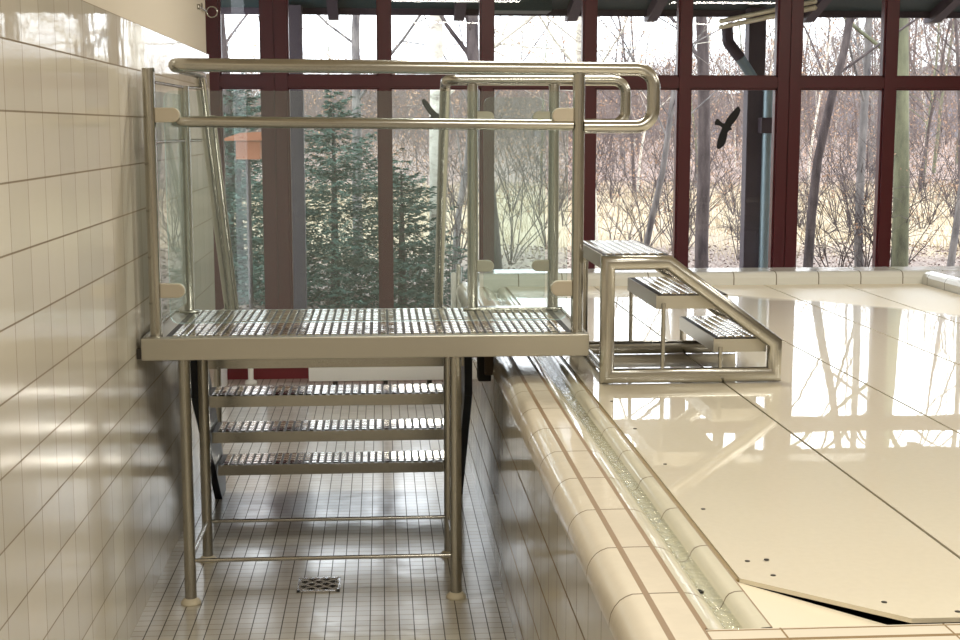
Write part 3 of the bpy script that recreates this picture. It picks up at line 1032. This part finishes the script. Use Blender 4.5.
NEARK = {0: 15, 1: 7, 2: 5, 3: 3}
place_tree(make_tree(11, 8, .085, 'bark_pale', (.02, 0), 0, NEARK, 3, 10, .035), 436, 13.2, 'pale birch trunk rising behind the stair handrail, left of the white sky gap', 'single trees close to the windows')
place_tree(make_tree(12, 9, .085, 'bark_green', (-.01, .0), 0, NEARK, 3, 10, .03), 901, 13.5, 'thick mossy green tree trunk in the far right window', 'single trees close to the windows')
place_tree(make_tree(13, 9, .072, 'bark_dark', (.0, 0), 0, NEARK, 3, 10, .05), 703, 14.0, 'grey tree trunk left of the dark outdoor post', 'single trees close to the windows')
place_tree(make_tree(14, 8, .05, 'bark_grey', (-.02, 0), 0, NEARK, 3, 8, .06), 862, 14.2, 'slender grey tree leaning a little left of the mossy trunk', 'single trees close to the windows')
place_tree(make_tree(15, 7, .05, 'bark_dark', (.02, 0), 0, NEARK, 3, 8, .09), 802, 12.6, 'dark crooked thin tree just right of the double red mullion', 'single trees close to the windows')
place_tree(make_tree(16, 7.5, .055, 'bark_pale', (-.03, 0), 0, NEARK, 3, 8, .07), 596, 15.0, 'pale thin trunk beside the right platform post', 'single trees close to the windows')
place_tree(make_tree(17, 8, .06, 'bark_grey', (.02, 0), 2, NEARK, 3, 8, .08), 357, 15.5, 'grey tree with withered leaves above the spruce', 'single trees close to the windows')
place_tree(make_tree(18, 7, .075, 'bark_dark', (.04, 0), 0, NEARK, 3, 10, .10), 497, 12.2, 'dark forked tree right of the far glass panel post', 'single trees close to the windows')
place_tree(make_tree(19, 6, .045, 'bark_grey', (.1, 0), 4, {0: 14, 1: 6, 2: 4}, 3, 8, .1, .018, True), 948, 14.5, 'young beech holding orange-brown leaves at the right edge', 'single trees close to the windows')
place_tree(make_tree(20, 5.5, .04, 'bark_grey', (-.05, 0), 4, {0: 14, 1: 6, 2: 4}, 3, 8, .1, .018, True), 455, 16.5, 'young beech with withered leaves behind the stair handrail', 'single trees close to the windows')
place_tree(make_tree(21, 6, .05, 'bark_dark', (.05, 0), 5, {0: 12, 1: 6, 2: 4}, 3, 8, .1, .02), 232, 13.4, 'tree with red-brown leaves in the leftmost window', 'single trees close to the windows')
place_tree(make_tree(22, 6, .035, 'bark_grey', (-.08, 0), 0, {0: 16, 1: 7, 2: 4}, 2, 8, .12), 640, 13.6, 'twiggy young tree seen above the entry steps', 'single trees close to the windows')

# woodland: six kinds of bare tree, copied
protos = []
for k in range(6):
    o = make_tree(40 + k, R.uniform(8, 11), R.uniform(.06, .10), ['bark_grey', 'bark_dark', 'bark_grey', 'bark_green', 'bark_dark', 'bark_pale'][k],
                  (R.uniform(-.05, .05), 0), 3 if k % 2 else 0, {0: 14, 1: 5, 2: 3}, 2, 6, .07, .022, True)
    protos.append(o)
WLAB = 'bare brown woodland tree standing in the woods beyond the meadow'


def copy_tree(o):
    c = o.copy(); COL.objects.link(c)
    for ch in o.children:
        d_ = ch.copy(); COL.objects.link(d_); d_.parent = c
    return c


nw = 0
spots = []
for k in range(170):
    Y = R.uniform(30, 78)
    px = R.uniform(190, 985)
    if px < 600 and R.random() < .7:
        continue
    if px < 760 and R.random() < .3:
        continue
    spots.append((px, Y))
for k, (px, Y) in enumerate(spots):
    o = protos[k] if k < 6 else copy_tree(protos[k % 6])
    place_tree(o, px, Y, WLAB, 'bare woodland trees beyond the meadow', R.uniform(0, 6.28), R.uniform(.42, .62) * (.7 + Y / 130) * (1.25 if px > 760 else .95))

# thicket of twigs and shoots at the wood's edge (nobody could count them)
mb = MB()
for k in range(42000):
    Y = 30 + 40 * R.random()
    px = R.uniform(180, 990)
    base = at(px, 200, 1, Y)
    ytop = 84 - 30 * min(1, max(0, (px - 560) / 200)) - 45 * min(1, max(0, (px - 800) / 120))
    z = gz(base.x, Y); z = z + max(.3, 1.68 + (128 - ytop) * Y / 1400 - z) * R.random() ** 1.1
    if z - gz(base.x, Y) < .7 and R.random() < .65:
        continue
    L_ = R.uniform(.4, 1.5); a = R.uniform(-1, 1) * 1.2; b_ = R.uniform(-.5, .5)
    d_ = Vector((math.sin(a), b_, math.cos(a))).normalized() * L_
    w_ = R.uniform(.002, .006) * Y / 26
    mb.add([(base.x - w_, Y, z), (base.x + w_, Y, z), (base.x + d_.x, Y + d_.y, z + d_.z)], [(0, 1, 2)])
tag(mb.build('woodland_twigs', M['twig']), 'dense brownish thicket of twigs and shoots along the woodland edge', 'undergrowth', kind='stuff')
mb = MB()
for k in range(16000):
    Y = 26 + 30 * R.random(); px = R.uniform(180, 990)
    base = at(px, 200, 1, Y)
    z = gz(base.x, Y) + (3.0 + 1.6 * (px > 600)) * R.random() ** 1.3 * Y / 30
    s_ = R.uniform(.012, .026) * Y / 24
    a = R.uniform(0, 6.28)
    mb.add([(base.x - s_ * math.cos(a), Y, z - s_ * math.sin(a)), (base.x + s_ * .5 * math.sin(a), Y + s_ * .3, z - s_ * .5 * math.cos(a)), (base.x + s_ * math.cos(a), Y, z + s_ * math.sin(a)),
            (base.x - s_ * .5 * math.sin(a), Y - s_ * .3, z + s_ * .5 * math.cos(a))], [(0, 1, 2, 3)])
tag(mb.build('withered_foliage', M['beech_leaf']), 'withered tan leaves hanging in the woodland undergrowth', 'leaves', kind='stuff')
# nearer shrubs on and before the meadow
mb = MB(); ml = MB()
for k in range(60):
    Y = 13.5 + 19 * R.random(); px = R.choice((R.uniform(395, 990), R.uniform(560, 990)))
    b0 = at(px, 250, 1, Y); zb = gz(b0.x, Y) - .05
    H_ = R.uniform(.5, 2.2)
    for j in range(R.randint(5, 11)):
        a = R.uniform(0, 6.28); sp = R.uniform(.1, .6)
        p = Vector((b0.x, Y, zb)); d_ = Vector((math.cos(a) * sp, math.sin(a) * sp, 1)).normalized()
        pts = [p]
        for q in range(5):
            d_ = (d_ + Vector((R.uniform(-.3, .3), R.uniform(-.3, .3), R.uniform(-.2, .1)))).normalized()
            pts.append(pts[-1] + d_ * H_ / 5)
        mb.tube(pts, [.008, .007, .006, .005, .004, .002], 3, cap=False)
        for q in range(2, 6):
            for w in range(2):
                e = pts[q] + Vector((R.uniform(-.4, .4), R.uniform(-.4, .4), R.uniform(-.1, .4)))
                mb.tube([pts[q], (pts[q] + e) / 2 + Vector((0, 0, .04)), e], [.004, .003, .0015], 3, cap=False)
                if R.random() < .22:
                    for u in range(3):
                        c_ = e.lerp(pts[q], R.random() * .6) + Vector((R.uniform(-.05, .05), R.uniform(-.05, .05), -.02))
                        s_ = R.uniform(.010, .022); t1 = R.uniform(0, 6.28)
                        ml.add([c_ - Vector((math.cos(t1), .3, math.sin(t1))) * s_, c_ + Vector((math.sin(t1), .2, -math.cos(t1))) * s_ * .5,
                                c_ + Vector((math.cos(t1), .3, math.sin(t1))) * s_, c_ - Vector((math.sin(t1), .2, -math.cos(t1))) * s_ * .5], [(0, 1, 2, 3)])
tag(mb.build('shrub_twigs', M['bark_dark']), 'tangle of bare shrub shoots growing on the meadow before the woods', 'shrubs', kind='stuff')
tag(ml.build('shrub_leaves', M['beech_leaf']), 'withered brown leaves clinging to the shrub shoots', 'leaves', kind='stuff')
# low wooded rise at the horizon
mb = MB()
hv = []
NH = 90
for i in range(NH + 1):
    x = -40 + 110 * i / NH
    zt = 4.0 + .8 * math.sin(i * .21) + R.uniform(-.25, .25) + max(0, (i - 40)) * .06
    hv.append((x, 84, zt))
vs = [(x, 84, 0) for x, _, _ in hv] + hv + [(x, 96, z - 1.0) for x, _, z in hv]
n = NH + 1
mb.add(vs, [(i, i + 1, n + i + 1, n + i) for i in range(NH)] + [(n + i, n + i + 1, 2 * n + i + 1, 2 * n + i) for i in range(NH)])
M['hill'] = noisy('haze_tinted_woodland', [(.3, (118, 118, 126)), (.7, (150, 146, 150))], .8)  # distance haze is put into this greyed lilac colour
struct(mb.build('hill', M['hill']))


# spruces
def spruce(seed, height, radius):
    rnd = random.Random(seed)
    tr = MB().tube([(0, 0, -.1), (0, 0, height * .97)], [.05, .008], 8)
    root = tr.build('spruce_tree', M['bark_dark'])
    mb = MB()
    z = .12
    while z < height:
        rr = radius * (1 - z / height) ** .8 + .05
        nb = int(12 + 13 * rr)
        for k in range(nb):
            a = rnd.uniform(0, 6.28)
            L_ = rr * rnd.uniform(.75, 1.1)
            dr = rnd.uniform(-.45, .25); z0 = z; z = z0 + rnd.uniform(-.12, .12)
            for j in range(int(16 + 70 * L_)):
                f = rnd.random() ** .7
                c_ = Vector((math.cos(a) * L_ * f, math.sin(a) * L_ * f, z + dr * L_ * f + .25 * L_ * f * f))
                sd = rnd.uniform(-1, 1) * .30 * (1.15 - f) * L_
                c_ += Vector((-math.sin(a) * sd, math.cos(a) * sd, -abs(sd) * .25))
                nl = rnd.uniform(.035, .075)
                an = a + rnd.choice((-1, 1)) * rnd.uniform(.3, 1.2)
                d_ = Vector((math.cos(an), math.sin(an), rnd.uniform(-.5, .25))) * nl
                wv_ = Vector((-math.sin(an), math.cos(an), rnd.uniform(-1, 1))) * .008
                mb.add([c_ - wv_, c_ + wv_, c_ + d_], [(0, 1, 2)])
            z = z0
        z += .085 + .03 * rnd.random()
    mb.build('needles', M['needle'], root)
    return root


place_tree(spruce(3, 1.9, 1.15), 335, 12.8, 'dark green young spruce behind the glass guard, largest of the conifers', 'young spruces outside the windows')
place_tree(spruce(4, 2.1, 1.0), 240, 13.4, 'green spruce filling the leftmost window behind the stair handrail', 'young spruces outside the windows')
place_tree(spruce(5, 1.3, .8), 402, 12.4, 'low bushy spruce at the right foot of the largest conifer', 'young spruces outside the windows')

# ---- eave, posts and downpipe outside
EY = 11.05
EZ = 2.545
mb = MB()
mb.add([(-4, EY, EZ + .05), (9, EY, EZ + .05), (9, WIN + .1, 3.05), (-4, WIN + .1, 3.05), (-4, EY, EZ + .10), (9, EY, EZ + .10), (9, WIN + .1, 3.2), (-4, WIN + .1, 3.2)],
       [(0, 1, 2, 3), (7, 6, 5, 4), (0, 4, 5, 1), (1, 5, 6, 2), (3, 2, 6, 7), (0, 3, 7, 4)])
struct(mb.build('ceiling_eave', M['soffit']))
struct(MB().box((-4, EY, EZ), (9, EY + .04, EZ + .14)).build('trim_9', M['rafter']))
k = 0
for x in [-1.35, -.35, .62, 1.50, 2.13, 3.38, 4.4, 5.4]:
    mb = MB()
    mb.prism([(EY - .02, EZ - .035), (EY + .12, EZ - .035), (EY + .12, EZ + .05), (WIN + .1, 3.05), (WIN + .1, 2.95)], 0, x - .04, x + .04)
    k += 1
    struct(mb.build('trim_%d' % (10 + k), M['rafter']))
struct(MB().box((.86, EY - .35, EZ + .01), (1.30, EY - .02, EZ + .10)).build('trim_20', M['soffit']))
for (xa, xb, lab) in ((-.705, -.585, 'dark timber eave post behind the glass, next to the left double mullion'), (2.865, 3.0, 'dark timber eave post with downpipe, left of the double red mullion')):
    o = MB().box((xa, EY - .16, GZ - .1), (xb, EY - .03, EZ + .06)).build('eave_post', M['postwood'], bevel=.006)
    tag(o, lab, 'post', 'timber posts carrying the eave')
dp = thing('downpipe', (3.06, EY - .08, GZ), 'grey zinc downpipe beside the dark eave post with a swan neck to the gutter', 'downpipe')
MB().tube([(3.02, EY - .215, GZ), (3.02, EY - .215, 2.0)], .045, 14).build('pipe', M['downpipe'], dp)
MB().box((2.95, EY - .28, 1.64), (3.10, EY - .165, 1.76)).build('bracket', M['rafter'], dp)
nk = [at(740, 58, 1, EY - .2), at(728, 42, 1, EY - .2), at(727, 24, 1, EY - .2)]
MB().tube(arc_path([nk[0], nk[1], nk[2]], .05, 5), .045, 12).build('swan_neck', M['rafter'], dp)
MB().tube([nk[0], nk[0] + Vector((.12, .03, -.16)), (3.02, EY - .215, 1.98)], .04, 12).build('elbow', M['downpipe'], dp)
# pale laths under the eave
for dz_, lab in ((0, 'upper pale wooden lath slanting under the outdoor eave'), (-.045, 'lower pale wooden lath slanting under the outdoor eave')):
    A = at(720, 24, 1, EY - .25); B = at(816, 4, 1, EY - 1.0)
    A = A + Vector((0, 0, dz_ + .02)); B = B + Vector((0, 0, dz_ + .02))
    o = MB().tube([A, B], .018, 4).build('wooden_lath', M['lath'])
    tag(o, lab, 'lath', 'pale laths under the eave')

# bird feeder among the spruces
fc = at(245, 146, 1, 12.0)
fd = thing('bird_feeder', (fc.x, 12.0, fc.z), 'orange-brown wooden bird feeder box hanging among the spruce branches', 'bird feeder')
MB().box((fc.x - .07, 11.93, fc.z - .11), (fc.x + .13, 12.12, fc.z + .04)).build('box', M['feeder'], fd)
MB().prism([(fc.x - .22, fc.z + .045), (fc.x + .2, fc.z + .045), (fc.x + .17, fc.z + .12), (fc.x - .03, fc.z + .11)], 1, 11.88, 12.16).build('roof', M['feeder'], fd)
MB().tube([(fc.x + .02, 12.03, GZ - .05), (fc.x + .02, 12.03, fc.z - .11)], .02, 8).build('pole', M['bark_dark'], fd)
